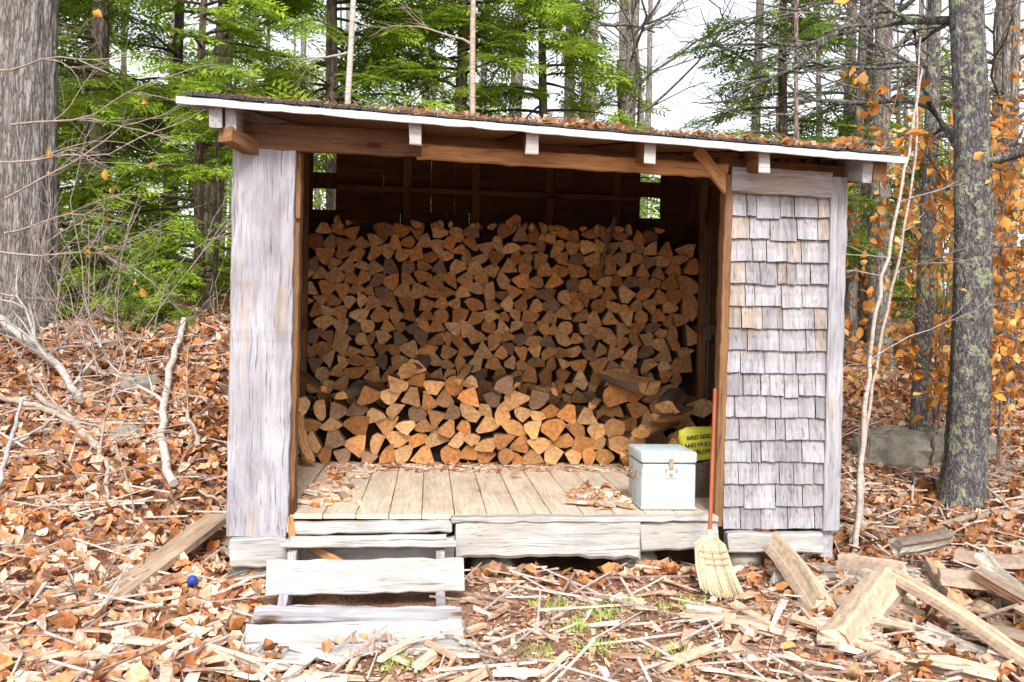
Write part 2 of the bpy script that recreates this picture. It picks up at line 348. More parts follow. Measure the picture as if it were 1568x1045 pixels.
for u in (.07,3.66):
    for v in (.9,1.9,2.9): board('wall_stud',(u,v,.36),(u,v,zr(u,v)-.17),.07,.07,M_brown,up=(0,1,0))
    board('wall_girt',(u,.2,1.5),(u,3.4,1.5),.09,.05,M_brown)
    board('wall_plate',(u,.0,zr(u,0)-.22),(u,3.45,zr(u,3.45)-.22),.1,.07,M_brown)
board('inner_post_right',(3.50,1.6,.36),(3.46,1.6,2.5),.06,.06,M_brown,up=(1,0,0))
def bw(u0,u1,z0,z1):
    n=max(1,round((u1-u0)/.22)); 
    for i in range(n):
        a=u0+(u1-u0)*i/n; b_=u0+(u1-u0)*(i+1)/n
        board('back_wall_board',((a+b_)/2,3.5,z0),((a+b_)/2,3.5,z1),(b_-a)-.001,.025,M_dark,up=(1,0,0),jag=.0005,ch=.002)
bw(.02,3.72,.2,2.57)
bw(.03,.07,2.57,3.3); bw(.283,3.19,2.57,3.12); bw(3.39,3.70,2.57,3.06)
for (a,b_) in((.07,.283),(3.19,3.39)):
    board('window_rail',(a-.03,3.53,2.85),(b_+.03,3.53,2.85),.15,.02,M_dark)
board('back_fill_left',(.30,3.50,3.22),(.95,3.50,3.19),.16,.03,M_dark); board('back_fill_right',(1.6,3.5,3.17),(3.15,3.5,3.10),.16,.03,M_dark)
for u in (.95,1.6,2.3,2.95): board('back_stud',(u,3.45,.3),(u,3.45,3.1),.08,.06,M_brown,up=(1,0,0))
board('back_girt',(.3,3.43,2.78),(3.15,3.43,2.74),.05,.04,M_brown)
board('panel_backing',(3.32,.01,.30),(3.32,.01,2.42),.64,.03,M_brown,up=(1,0,0))
mb=MB()
z0=.285; nr=15; hh=(2.345-z0)/nr
for r in range(nr):
    u=3.005
    while u<3.635:
        w=random.choice([.06,.09,.11,.13,.15,.17,.2]); w=min(w,3.638-u)
        if 3.638-(u+w)<.05: w=3.638-u
        g=.0025; zb=z0+r*hh-random.uniform(0,.006)-(.0 if random.random()>.06 else .012); zt=z0+(r+1)*hh+.02
        t=random.uniform(.014,.024); s=random.uniform(-.003,.003)
        vb=-.022-t; vt=-.014
        q=random.uniform(.88,1.1); top=r/nr
        if random.random()<.15: q*=.78
        c=np.array([q,q,q]); c=c*np.array([1.04,.92,.78]) if (random.random()<.3 and top>.5) else c
        K=4; V=[]
        for zz,vv in((zb,vb),(zb+hh*.5,vb*.75+vt*.25),(zt,vt)):
            for i in range(K+1):
                f=i/K; cup=.003*math.cos(f*6.28+r)+rng.normal(0,.0008)
                V.append((u+g+(w-2*g)*f,vv+cup*(1 if zz<zt else 0),zz+(s*(1-2*f)+rng.normal(0,.0015) if zz==zb else 0)))
        for i in range(K+1):
            p=V[i]; V.append((p[0],p[1]+t,p[2]))
        k1=K+1; Fq=[];Cq=[]
        for i in range(K):
            sft=random.uniform(.92,1.05)
            Fq+= [[i,i+1,k1+i+1,k1+i],[k1+i,k1+i+1,2*k1+i+1,2*k1+i],[i+1,i,3*k1+i,3*k1+i+1]]; Cq+=[c*sft,c*sft*.90*np.array([1,.96,.91]),c*.4]  # butt undersides coloured darker, shadow painted under each course
        mb.add(V,np.array(Fq),np.array(Cq))
        u+=w
mb.build('wall_shingles',M_shing,parent=shed)
board('corner_board',(3.688,-.03,.27),(3.692,-.03,2.46),.105,.045,M_grey,up=(1,0,0))
board('panel_edge_trim',(2.975,-.02,.30),(3.0,-.02,2.45),.05,.06,M_brown,up=(1,0,0))
board('panel_inner_post',(3.02,.09,.36),(3.04,.09,2.45),.09,.09,M_brown,up=(1,0,0))
u=.37; 
while u<3.66:
    w=.197; board('floor_plank',(u+w/2,.0-random.uniform(0,.012),.345),(u+w/2,3.3,.345),w-.005,.03,M_floor,up=(1,0,0),jag=.001,ch=.003); u+=w
board('floor_plank',(.2,.1,.345),(.2,3.3,.345),.32,.03,M_floor,up=(1,0,0))
board('sill_beam',(1.36,-.06,.225),(2.47,-.06,.235),.24,.10,M_pale,jag=.004,low=.022,ch=.02)
board('sill_beam_right',(2.475,-.05,.24),(2.96,-.05,.25),.17,.09,M_pale,jag=.004,low=.012,ch=.014)
board('sill_beam_left',(.37,-.055,.16),(1.355,-.055,.17),.14,.09,M_pale,jag=.003,low=.01,ch=.01)
board('sill_cap_left',(.37,-.055,.285),(1.33,-.06,.30),.07,.07,M_pale,jag=.004,ch=.008)
board('sill_top_board',(1.34,-.075,.345),(2.95,-.07,.355),.03,.10,M_pale,jag=.003)
board('sill_corner_left',(.05,-.07,.145),(.366,-.07,.155),.17,.09,M_pale,jag=.004,ch=.01)
board('sill_corner_right',(3.02,-.06,.205),(3.62,-.06,.20),.125,.10,M_pale,jag=.004,ch=.01)
board('sill_back',(.05,3.4,.2),(3.7,3.4,.2),.2,.1,M_brown)
for u in(.05,3.68): board('sill_side',(u,.0,.2),(u,3.4,.2),.2,.08,M_grey)
board('rusty_strap',(.405,-.1,.23),(.385,-.085,.36),.035,.02,M_warm,up=(1,0,0))
M_steel=plain('grey_steel',(.1,.1,.1))
board('electric_conduit',(3.52,2.2,.9),(3.52,2.2,2.5),.014,.014,M_steel,up=(1,0,0),ch=.003)
board('outlet_box',(3.50,2.15,1.42),(3.50,2.15,1.52),.07,.05,M_steel,up=(1,0,0))
# ------------------------------------------------------------------ stones
def stone(mb,c,s,seed):
    r=np.random.default_rng(seed); n=16; m=10; V=[]
    for i in range(m):
        th=math.pi*i/(m-1)
        for j in range(n):
            ph=2*math.pi*j/n; d=np.array([math.sin(th)*math.cos(ph),math.sin(th)*math.sin(ph),math.cos(th)])
            d=np.sign(d)*np.abs(d)**.75; k=1+r.normal(0,.05)+.1*math.sin(ph*2+seed)*math.sin(th) if 0<i<m-1 else 1
            V.append(np.array(c)+d*np.array(s)*k)
    F=[[i*n+j,(i+1)*n+j,(i+1)*n+(j+1)%n,i*n+(j+1)%n] for i in range(m-1) for j in range(n)]
    mb.add(V,np.array(F))
mb=MB()
stone(mb,(3.15,.05,.06),(.12,.12,.08),1); stone(mb,(3.55,-.12,.03),(.28,.16,.045),2); stone(mb,(.15,.05,0),(.14,.12,.06),3); stone(mb,(1.6,.1,0),(.14,.12,.09),4); stone(mb,(2.5,.1,.02),(.14,.1,.1),6); stone(mb,(3.85,-.1,.0),(.2,.12,.06),5)
mb.build('foundation_stones',M_stone,parent=shed)
mb=MB()
for (x,y,s,h) in ((3.75,9.6,.50,.24),(4.5,10,.35,.2),(-3.6,8.0,.10,.06),(-3.0,7.8,.12,.06),(-5.2,10.4,.2,.12),(-3.2,8.6,.16,.08)):
    stone(mb,(x,y,float(gz(x,y,False))+h*.3),(s,s*.8,h),int(abs(x*10)))
mb.build('boulders',M_stone)
# ------------------------------------------------------------------ steps
steps=bpy.data.objects.new('wooden_steps',None); S.collection.objects.link(steps)
steps.location=(-1.68,5.9,0); steps.rotation_euler=(0,0,R(4.7))
def sb(*a,**k): return board(*a,parent=steps,**k)
for u in (.43,1.27):
    sb('stringer',(u,-.12,.17),(u,-.92,-.16),.14,.05,M_grey)
    sb('stringer_leg',(u,-.30,-.05),(u,-.30,.2),.05,.05,M_pale,up=(0,1,0))
sb('tread_top',(.36,-.23,.225),(1.36,-.22,.225),.16,.04,M_pale,up=(0,-1,.25),jag=.003)
sb('tread_top_back',(.40,-.13,.235),(1.30,-.13,.25),.05,.03,M_pale,up=(0,-1,.1),jag=.003)
sb('tread_middle',(.335,-.57,.12),(1.385,-.54,.125),.185,.035,M_pale,up=(0,.42,1),jag=.004)
sb('tread_middle_back',(.45,-.46,.13),(1.3,-.45,.14),.07,.03,M_grey,up=(0,-1,.1),jag=.003)
sb('tread_bottom_back',(.31,-.81,-.005),(1.38,-.78,-.03),.11,.03,M_grey,up=(0,.9,.5),jag=.004)
sb('tread_bottom',(.29,-.96,-.11),(1.39,-.93,-.10),.18,.035,M_pale,up=(0,.5,1),jag=.004)
sb('ground_board',(.50,-1.13,-.115),(1.42,-1.04,-.10),.10,.03,M_pale,up=(0,1,.15),jag=.006)
sb('cross_brace',(.5,-.14,.2),(.72,-.3,.12),.05,.03,M_warm)
# ------------------------------------------------------------------ firewood
def clip(poly,p,n):
    out=[]; k=len(poly)
    for i in range(k):
        a=poly[i]; b_=poly[(i+1)%k]; da=(a-p)@n; db=(b_-p)@n
        if da<=0: out.append(a)
        if (da<0<db) or (db<0<da): out.append(a+(b_-a)*(da/(da-db)))
    return out
ENDC=np.array([[.76,.37,.14],[.84,.45,.19],[.66,.29,.10],[.54,.24,.09],[.88,.52,.25],[.62,.31,.13],[.36,.21,.13],[.78,.34,.11],[.72,.40,.19]])
def stack(mb,u0,u1,z0,prof,v0,sp,depth=.42,bright=1.,dj=.035):
    dz=sp*.80; pts=[]; z=z0+dz*.5; r=0
    while z<3.0:
        u=u0+sp*.5*(r%2)*.9+random.uniform(0,.03)
        while u<u1:
            pts.append((u+random.uniform(-.27,.27)*sp,z+random.uniform(-.30,.30)*dz)); u+=sp*random.uniform(.7,1.35)
        z+=dz; r+=1
    P=np.array(pts)
    for i,p in enumerate(P):
        if p[1]>prof(p[0])-dz*.3 or p[0]<u0 or p[0]>u1: continue
        h=.16*sp/.13; cell=[p+np.array(q)*h for q in((-1,-1),(1,-1),(1,1),(-1,1))]
        d=P-p; near=np.where((np.abs(d[:,0])<2.6*sp)&(np.abs(d[:,1])<2.6*sp))[0]
        for j in near:
            if j==i: continue
            dn=d[j]/np.linalg.norm(d[j]); cell=clip(cell,p+d[j]*.5,dn)
            if len(cell)<3: break
        cell=clip(cell,np.array([0,z0]),np.array([0,-1.])) if len(cell)>2 else cell
        if len(cell)<3: continue
        C=np.array(cell); x_,y_=C[:,0],C[:,1]; area=.5*abs(np.dot(x_,np.roll(y_,-1))-np.dot(y_,np.roll(x_,-1)))
        cc0=C.mean(0); C=cc0+(C-cc0)*1.2
        kind=random.random()
        if kind<.05:
            Rr=math.sqrt(area/math.pi)*.95; A=9; poly=[p+Rr*np.array([math.cos(t),math.sin(t)]) for t in np.linspace(0,2*math.pi,12,endpoint=False)]; ap=p; 
        else:
            A=R(random.choice([45,52,58,65,75,85,90,100,120,175])); Rr=math.sqrt(area*random.uniform(.95,1.15)*2/A); Rr=min(Rr,1.6*sp)
            a0=random.uniform(0,2*math.pi) if random.random()<.6 else random.choice([1.57,-1.57])+random.gauss(0,.4)
            cen=2/3*Rr*math.sin(A/2)/(A/2)
            ap=cc0-cen*np.array([math.cos(a0),math.sin(a0)])
            flat=random.random()<.45
            arc=[ap+Rr*(1-(.10*math.sin((t-(a0-A/2))/A*math.pi) if flat else 0))*np.array([math.cos(t),math.sin(t)]) for t in np.linspace(a0-A/2,a0+A/2,6)]
            ap2=ap+(np.array([math.cos(a0+1.57),math.sin(a0+1.57)]))*random.gauss(0,.12)*Rr
            poly=[ap2]+arc
        sgn=1 if (np.dot(x_,np.roll(y_,-1))-np.dot(y_,np.roll(x_,-1)))>0 else -1
        for q in range(len(C)):
            e=C[(q+1)%len(C)]-C[q]; l=np.linalg.norm(e)
            if l<1e-6: continue
            nn=np.array([e[1],-e[0]])/l*sgn; poly=clip(poly,C[q],nn)
            if len(poly)<3: break
        if len(poly)<3: continue
        poly=clip(poly,np.array([0,z0+.003]),np.array([0,-1.]))
        if len(poly)<3: continue
        pl=[poly[0]]
        for q in poly[1:]:
            if np.linalg.norm(q-pl[-1])>.004: pl.append(q)
        if np.linalg.norm(pl[0]-pl[-1])<.004: pl.pop()
        if len(pl)<3: continue
        pl=np.array(pl); ce=pl.mean(0); pl=ce+(pl-ce)*.98; pl+=rng.normal(0,.0025,pl.shape)
        k=len(pl); tu,tz=random.uniform(-.2,.2),random.uniform(-.2,.2); off=random.uniform(-dj,dj)+(random.random()<.08)*-.05
        vf=v0+off+(pl[:,0]-ce[0])*tu+(pl[:,1]-ce[1])*tz
        V=np.concatenate([np.stack([pl[:,0],vf,pl[:,1]],-1),np.stack([pl[:,0]*.9+ce[0]*.1,np.full(k,v0+depth),pl[:,1]*.9+ce[1]*.1],-1),[[ce[0],v0+off+rng.normal(0,.004),ce[1]]]])
        ec=ENDC[random.randrange(9)]*random.uniform(.6,1.1)*bright
        F=[];cols=[]
        for q in range(k):
            mid=(pl[q]+pl[(q+1)%k])/2; bark=np.linalg.norm(mid-ap)>.84*Rr
            F.append([q,(q+1)%k,2*k]); cols.append(ec*random.uniform(.9,1.08))
            F.append([q,k+q,k+(q+1)%k,(q+1)%k]); cols.append(np.array([.15,.09,.06])*random.uniform(.6,1.5) if bark else np.array([.50,.26,.12])*random.uniform(.5,1.))
        mb.add(V,F,np.array(cols))
def rlog(mb,a,b_,Rr,ang=None,kind=None,rot=None,col=None,bcol=(.2,.14,.1)):
    a=np.array(a,float);b_=np.array(b_,float); ax=b_-a; L=np.linalg.norm(ax); ax/=L
    up=np.array([0,0,1.]) if abs(ax[2])<.9 else np.array([1.,0,0]); s=np.cross(ax,up); s/=np.linalg.norm(s); t=np.cross(s,ax)
    A=ang or R(random.choice([70,90,110,150,180])); rot=random.uniform(0,6.28) if rot is None else rot
    if A>6: pl=[np.array([math.cos(q),math.sin(q)])*Rr for q in np.linspace(0,2*math.pi,18,endpoint=False)]; ap=np.zeros(2)
    else:
        cen=2/3*Rr*math.sin(A/2)/(A/2); ap=-cen*np.array([math.cos(rot),math.sin(rot)])
        arc=[ap+Rr*np.array([math.cos(q),math.sin(q)]) for q in np.linspace(rot-A/2,rot+A/2,7)]
        ns=6; e1=[ap+(arc[0]-ap)*f for f in np.linspace(0,1,ns+1)[:-1]]; e2=[arc[-1]+(ap-arc[-1])*f for f in np.linspace(0,1,ns+1)[1:-1]]
        pl=e1+arc+e2
    pl=np.array(pl); k=len(pl); m=10; V=[]
    pl=pl+rng.normal(0,.032*Rr,pl.shape)
    bx,by=random.uniform(-.03,.03),random.uniform(-.03,.03); tw=random.uniform(-.2,.2); r0,r1=random.uniform(.82,1.08),random.uniform(.82,1.08)
    endj=[rng.normal(0,.012,k),rng.normal(0,.012,k)]
    for i in range(m):
        f=i/(m-1); bend=np.array([bx,by])*math.sin(f*math.pi); an=tw*f
        q=pl*(r0+(r1-r0)*f)*(1+rng.normal(0,.012,(k,1))); q=np.stack([q[:,0]*math.cos(an)-q[:,1]*math.sin(an),q[:,0]*math.sin(an)+q[:,1]*math.cos(an)],-1)+bend+rng.normal(0,.0015,(k,2))
        V.append(a+np.outer(np.full(k,f*L)+(endj[0] if i==0 else endj[1] if i==m-1 else 0),ax)+np.outer(q[:,0],s)+np.outer(q[:,1],t))
    V=np.concatenate(V); F=[];cols=[]; c0=np.array([.74,.52,.33]) if col is None else np.array(col)
    bc=np.array(bcol)*random.uniform(.7,1.5)
    for q in range(k):
        mid=(pl[q]+pl[(q+1)%k])/2; bark=np.linalg.norm(mid-ap)>.88*Rr
        cc=bc*random.uniform(.7,1.2) if bark else c0*random.uniform(.62,1.06)
        for i in range(m-1): F.append([i*k+q,(i+1)*k+q,(i+1)*k+(q+1)%k,i*k+(q+1)%k]); cols.append(cc*random.uniform(.94,1.05))
    ec=c0*random.uniform(.75,1.0); F.append(list(range(k))[::-1]); cols.append(ec); F.append([(m-1)*k+q for q in range(k)]); cols.append(ec)
    mb.add(V,F,np.array(cols))
wp=MB()
ztop=lambda u: 2.43+.035*math.sin(u*7)+.03*math.sin(u*17) - max(0,u-3.25)*.6-.07*math.exp(-((u-.45)/.2)**2)
stack(wp,.07,3.56,.36,ztop,3.0,.134,bright=1.)
fp=np.array([[0,.56],[.45,.52],[.75,.6],[.9,.80],[1.1,.82],[1.35,.76],[1.7,.68],[2.1,.60],[2.45,.50],[2.7,.42],[2.85,.3]])
stack(wp,.06,2.85,.36,lambda u:.36+float(np.interp(u,fp[:,0],fp[:,1]))+.03*math.sin(u*19),2.15,.152,bright=1.15,dj=.05)
stack(wp,2.75,3.6,.36,lambda u:.36+.62+.1*math.sin(u*5),2.55,.16,bright=1.1,dj=.1)
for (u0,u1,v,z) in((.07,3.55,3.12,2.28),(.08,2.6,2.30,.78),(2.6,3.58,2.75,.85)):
    wp.add([(u0,v,.37),(u1,v,.37),(u1,v,z),(u0,v,z)],np.array([[0,1,2,3]]),(.03,.018,.012))  # near-black sheets behind log faces, painted shade for the gaps
oc=(.80,.43,.17)
for a,b_,r in (((1.0,1.98,1.14),(1.12,2.45,1.2),.085),((1.42,1.97,1.05),(1.5,2.4,1.14),.075),((.35,2.0,.98),(.1,2.35,1.1),.06),((.5,1.95,.93),(.62,2.4,.95),.07),((2.2,1.98,.98),(2.25,2.4,1.0),.06),((1.9,2.0,1.03),(1.95,2.45,1.05),.055),((2.5,1.95,.86),(2.62,2.35,.88),.07),((.25,1.9,.42),(.12,2.2,.8),.06)):
    rlog(wp,a,b_,r,col=oc)
for a,b_,r,A,ro in (((2.98,1.98,1.02),(2.72,2.5,1.10),.11,180,-1.5),((3.12,1.95,.86),(3.32,2.4,.95),.13,120,1.4),((2.9,1.9,.66),(3.25,2.3,.72),.11,110,-1.5),((2.75,1.9,.50),(3.1,2.1,.47),.10,90,1.5),((3.2,2.0,.55),(3.4,2.4,.6),.12,100,-1.4),((3.0,1.85,.80),(3.35,2.1,.84),.08,80,1.6)):
    rlog(wp,a,b_,r,R(A),rot=ro,col=oc)
for i in range(24):
    u=random.uniform(.2,3.3); rlog(wp,(u,2.96,2.40),(u+random.uniform(-.05,.05),3.35,2.42),random.uniform(.045,.065),col=oc)
rlog(wp,(2.72,2.93,2.0),(2.85,2.97,2.5),.03,col=(.6,.34,.17))
wpo=wp.build('stacked_firewood',M_log); wpo.location=shed.location; wpo.rotation_euler=shed.rotation_euler
mb=MB(); n=220; u=rng.uniform(.4,3.3,n); v=2.1-np.abs(rng.normal(0,.18,n)); kk=(v>.05)
u,v=u[kk],v[kk]; leaves(mb,np.stack([u,v,np.full(len(u),.368)],-1),rng.uniform(.025,.06,len(u)),.3)
n=60; u=2.33+rng.normal(0,.10,n); v=.5+rng.normal(0,.2,n); kk=v>.06; u,v=u[kk],v[kk]; leaves(mb,np.stack([u,v,.37+rng.uniform(0,.03,len(u))],-1),rng.uniform(.04,.09,len(u)),.4)
n=110; u=.45+np.abs(rng.normal(0,.10,n)); v=rng.uniform(.2,1.9,n); leaves(mb,np.stack([u,v,.368+0*u],-1),rng.uniform(.03,.07,n),.3)
o=mb.build('floor_leaves',M_leafg); o.location=shed.location; o.rotation_euler=shed.rotation_euler
mb=MB(); n=220; u=rng.uniform(.42,3.2,n); v=2.05-np.abs(rng.normal(0,.2,n)); L=rng.uniform(.03,.16,n)
boxes(mb,np.stack([u,v,np.full(n,.37)],-1),L,L*.2,np.full(n,.008),.08,CP[rng.integers(0,6,n)])
n=20; u=2.30+rng.normal(0,.08,n); v=.4+rng.normal(0,.12,n); L=rng.uniform(.08,.22,n)
boxes(mb,np.stack([u,v,np.full(n,.385)],-1),L,L*.3,np.full(n,.02),.12,CP[rng.integers(0,6,n)])
n=26; u=rng.uniform(.42,.65,n); v=rng.uniform(.2,1.2,n); L=rng.uniform(.08,.25,n)
boxes(mb,np.stack([u,v,np.full(n,.38)],-1),L,L*.2,np.full(n,.02),.12,CP[rng.integers(0,6,n)])
o=mb.build('floor_chips',M_chip); o.location=shed.location; o.rotation_euler=shed.rotation_euler
# chopped pile foreground right
mb=MB()
def g(x,y): return float(gz(x,y,False))
LG=[((1.60,5.95,.17),(1.70,5.38,.02),.14,75,-1.57),((2.10,5.5,.12),(1.66,4.95,.03),.15,100,-1.2),((2.12,5.55,.16),(2.50,4.72,.04),.11,80,-1.5),
((2.32,5.95,.18),(2.68,6.08,.22),.12,80,1.57),((2.45,5.62,.12),(2.80,5.55,.12),.095,110,1.2),((1.86,5.5,.03),(1.95,5.25,.02),.10,100,1.6),
((2.75,5.75,.2),(2.85,5.25,.1),.10,80,-1.5),((2.6,5.5,.2),(3.05,5.1,.05),.10,80,1.5),((2.0,6.0,.05),(2.3,5.75,.08),.10,120,.6),
((2.75,6.1,.1),(3.15,5.9,.12),.11,100,1.4),((2.2,5.2,.0),(2.45,4.8,.0),.09,90,-1.5),((2.5,5.15,.03),(2.85,4.8,.02),.10,90,1.5),
((1.95,4.85,.0),(2.3,4.65,.0),.09,90,-1.2),((2.55,5.9,.06),(2.5,5.5,.05),.1,150,-1),((2.1,5.85,.04),(2.15,5.5,.03),.09,110,-2),
((2.85,5.5,.02),(3.2,5.3,.05),.11,100,-1.4),((1.75,5.15,.0),(1.78,4.8,.02),.07,100,1.6),((3.0,5.7,.15),(3.3,5.4,.1),.1,90,-1.4),((.95,5.35,.0),(1.50,5.12,.0),.07,100,1.5),((1.15,5.0,.0),(1.2,4.85,.0),.06,90,1.5),
((2.35,5.65,.03),(2.0,5.3,.0),.09,110,-1.5),((2.7,5.2,.12),(2.95,4.7,.08),.09,90,1.6)]
SPC=np.array([[.72,.55,.39],[.64,.48,.33],[.64,.57,.48],[.53,.48,.41],[.68,.41,.24]])
for a,b_,r,A,ro in LG:
    ga,gb=g(a[0],a[1]),g(b_[0],b_[1])
    rlog(mb,(a[0],a[1],ga+a[2]+r*.4),(b_[0],b_[1],gb+b_[2]+r*.4),r,R(A),rot=ro,col=SPC[random.randrange(5)],bcol=(.34,.25,.19))
for i in range(40):
    x=random.uniform(1.7,3.3); y=random.uniform(4.8,6.1); a=random.uniform(-1.2,1.2)-.8; l=random.uniform(.12,.24)
    rlog(mb,(x-math.cos(a)*l,y-math.sin(a)*l,g(x,y)+random.uniform(0,.06)),(x+math.cos(a)*l,y+math.sin(a)*l,g(x,y)+random.uniform(.0,.08)),random.uniform(.04,.09),R(random.choice([60,80,100])),col=SPC[random.randrange(5)]*.92,bcol=(.3,.22,.16))
mb.build('chopped_wood_pile',M_chop)
board('wooden_plank',(-2.14,5.34,g(-2.1,5.34)+.07),(-1.97,6.75,g(-2.0,6.7)+.17),.17,.05,M_plank,up=(1,0,.05),parent=None,jag=.002)
bm=MB(); 
th=np.linspace(0,math.pi,13); V=[(-1.80+.032*math.sin(t)*math.cos(p),5.66+.032*math.sin(t)*math.sin(p),g(-1.83,5.62)+.055+.032*math.cos(t)) for t in th for p in np.linspace(0,2*math.pi,20,endpoint=False)]
bm.add(V,np.array([[i*20+j,(i+1)*20+j,(i+1)*20+(j+1)%20,i*20+(j+1)%20] for i in range(12) for j in range(20)])); bm.build('blue_ball',plain('blue_plastic',(.05,.09,.42),.4,(.03,.05,.3)),True)
# ------------------------------------------------------------------ metal chest
ch=bpy.data.objects.new('metal_cooler_chest',None); S.collection.objects.link(ch); ch.location=(-1.68,5.9,0); ch.rotation_euler=(0,0,R(4.7))
m,nt,b,o=newmat('mint_enamel'); v=coords(nt,(1,1,1),False); n1=noise(nt,v,14,8,.7,.3)
c=ramp(nt,n1,[(.3,(.48,.62,.65)),(.6,(.60,.72,.74))]); n2=noise(nt,v,9,9,.75,.2)
c=mixc(nt,'MIX',ramp(nt,n2,[(.60,(0,0,0)),(.64,(1,1,1))]),c,(.36,.19,.09))
n3=noise(nt,coords(nt,(30,30,3),False),1.4,5,.7); c=mixc(nt,'MULTIPLY',.8,c,ramp(nt,n3,[(.35,(.72,.68,.62)),(.5,(1,1,1))]))
nt.links.new(c,b.inputs['Base Color']); b.inputs['Roughness'].default_value=.5
M_ch=m
def rbox(name,c,s,mat,par,bev=.012,rot=None):
    bpy.ops.mesh.primitive_cube_add(size=1); o=bpy.context.object; o.name=name; o.scale=s; bpy.ops.object.transform_apply(location=False,scale=True)
    md=o.modifiers.new('b','BEVEL'); md.width=bev; md.segments=3; o.data.materials.append(mat); o.parent=par; o.location=c
    if rot: o.rotation_euler=rot
    for p in o.data.polygons: p.use_smooth=True
    return o
cu,cv=2.70,.33
rbox('body',(cu,cv,.36+.15),(.345,.42,.29),M_ch,ch,.014); rbox('lid',(cu,cv,.36+.335),(.358,.432,.072),M_ch,ch,.016); rbox('lid_seam',(cu,cv,.36+.297),(.338,.412,.012),plain('seam_dark',(.12,.1,.08)),ch,.002)
M_rust=plain('rusty_metal',(.45,.33,.22),.6,(.28,.12,.05),30)
rbox('latch_plate',(cu+.01,cv-.215,.60),(.09,.008,.07),M_ch,ch,.003); rbox('latch_hasp',(cu+.01,cv-.222,.655),(.03,.014,.07),M_rust,ch,.004); rbox('latch_knob',(cu+.01,cv-.228,.59),(.022,.018,.018),M_rust,ch,.006)
rbox('rivet_l',(cu-.022,cv-.222,.615),(.014,.012,.022),M_rust,ch,.004); rbox('rivet_r',(cu+.045,cv-.222,.615),(.014,.012,.022),M_rust,ch,.004)
rbox('drain_band',(cu,cv,.375),(.35,.426,.014),M_ch,ch,.004)
rbox('handle_ear_l',(cu-.178,cv-.08,.57),(.014,.03,.05),M_rust,ch,.004); rbox('handle_ear_r',(cu-.178,cv+.1,.57),(.014,.03,.05),M_rust,ch,.004)
tb=MB(); tube(tb,[(cu-.19,cv-.08,.575),(cu-.2,cv-.07,.54),(cu-.2,cv+.09,.54),(cu-.19,cv+.1,.575)],.006,8); tb.build('side_handle',M_rust,True,parent=ch)
# seed bag on stump
bg=bpy.data.objects.new('seed_bag',None); S.collection.objects.link(bg); bg.location=(-1.68,5.9,0); bg.rotation_euler=(0,0,R(4.7))
M_bag=plain('yellow_bag_paper',(.62,.56,.05),.5,(.45,.42,.04),12); M_ink=plain('dark_ink',(.04,.05,.03))
mbb=MB(); V=[];nU,nZ=20,12
for j in range(nZ+1):
    for i in range(nU):
        a=2*math.pi*i/nU; f=j/nZ; wx=.13*(1-.06*f); wy=.075*(1-.75*max(0,f-.55)/.45)
        ce=np.sign(math.cos(a))*abs(math.cos(a))**.6; se=np.sign(math.sin(a))*abs(math.sin(a))**.6
        V.append((wx*ce+rng.normal(0,.004),wy*se+rng.normal(0,.005),f*.22+.014*math.sin(a*3+1)*f))
mbb.add(V,[[j*nU+i,j*nU+(i+1)%nU,(j+1)*nU+(i+1)%nU,(j+1)*nU+i] for j in range(nZ) for i in range(nU)]+[[nZ*nU+i for i in range(nU)]])
bo=mbb.build('bag_body',M_bag,True,parent=bg); bo.location=(3.06,.74,.60); bo.rotation_euler=(R(-6),R(-6),R(6))
for k,(txt,z) in enumerate((('BIRD SEED',.165),('AND HULLED',.115),('SUNFLOWER',.065))):
    cu_=bpy.data.curves.new('lettering_%d'%k,'FONT'); cu_.body=txt; cu_.size=.040; cu_.extrude=.001; cu_.align_x='CENTER'; cu_.offset=.0008
    t=bpy.data.objects.new('lettering_%d'%k,cu_); S.collection.objects.link(t); cu_.materials.append(M_ink); t.parent=bo; t.location=(0,-.084+.028*max(0,(z-.1))/.1,z-.02); t.rotation_euler=(R(90),0,0)
mb=MB(); rlog(mb,(3.06,.76,.36),(3.06,.76,.60),.14,6.29,col=(.4,.25,.14)); o=mb.build('wood_stump',M_log); o.location=shed.location; o.rotation_euler=shed.rotation_euler
# ------------------------------------------------------------------ broom
br=bpy.data.objects.new('straw_broom',None); S.collection.objects.link(br)
M_red=plain('red_broom_handle',(.40,.10,.04),.5,(.28,.06,.03)); M_straw=attrmat('broom_straw',50,(.8,1.1),.8)
base=np.array([1.155,5.70,.33]); topp=np.array([1.215,5.93,1.15])
tb=MB(); tube(tb,[base-(topp-base)*.06,base,(base+topp)/2,topp],.0115,10,cap=(1,1,1)); tb.build('handle',M_red,True,parent=br)
tb=MB()
n=520
zf=g(1.2,5.6)+.012
for i in range(n):
    a=random.uniform(-1,1); d=random.uniform(-1,1); s0=base+np.array([a*.028,d*.018,-.01])
    sh=base+np.array([a*.085,d*.03,-.06]); e=np.array([base[0]+.065+a*.125+random.gauss(0,.006),base[1]-.07+d*.035,zf+random.uniform(0,.03)+ .05*max(0,-a)])
    md=(sh+e)/2+np.array([-.01,0,0]); c=np.array([.70,.60,.42])*random.uniform(.7,1.1); tube(tb,[s0,sh,md,e],[.003,.004,.004,.002],4,c)
tb.build('bristles',M_straw,parent=br)
tb=MB()
for t in (.09,.125,.16):
    z=base[2]-t; w=.084+.04*(t-.09)+.004; pts=[(base[0]+.03*(t/.17)+w*math.cos(q),base[1]-.01-.03*t/.17+.035*math.sin(q),z) for q in np.linspace(0,2*math.pi,17)]
    tube(tb,pts,.0028,5,(.5,.3,.18))
tube(tb,[base+np.array([0,0,.03]),base+np.array([0,0,-.03])],[.018,.03],12,(.6,.5,.4)); tb.build('binding',M_straw,parent=br)
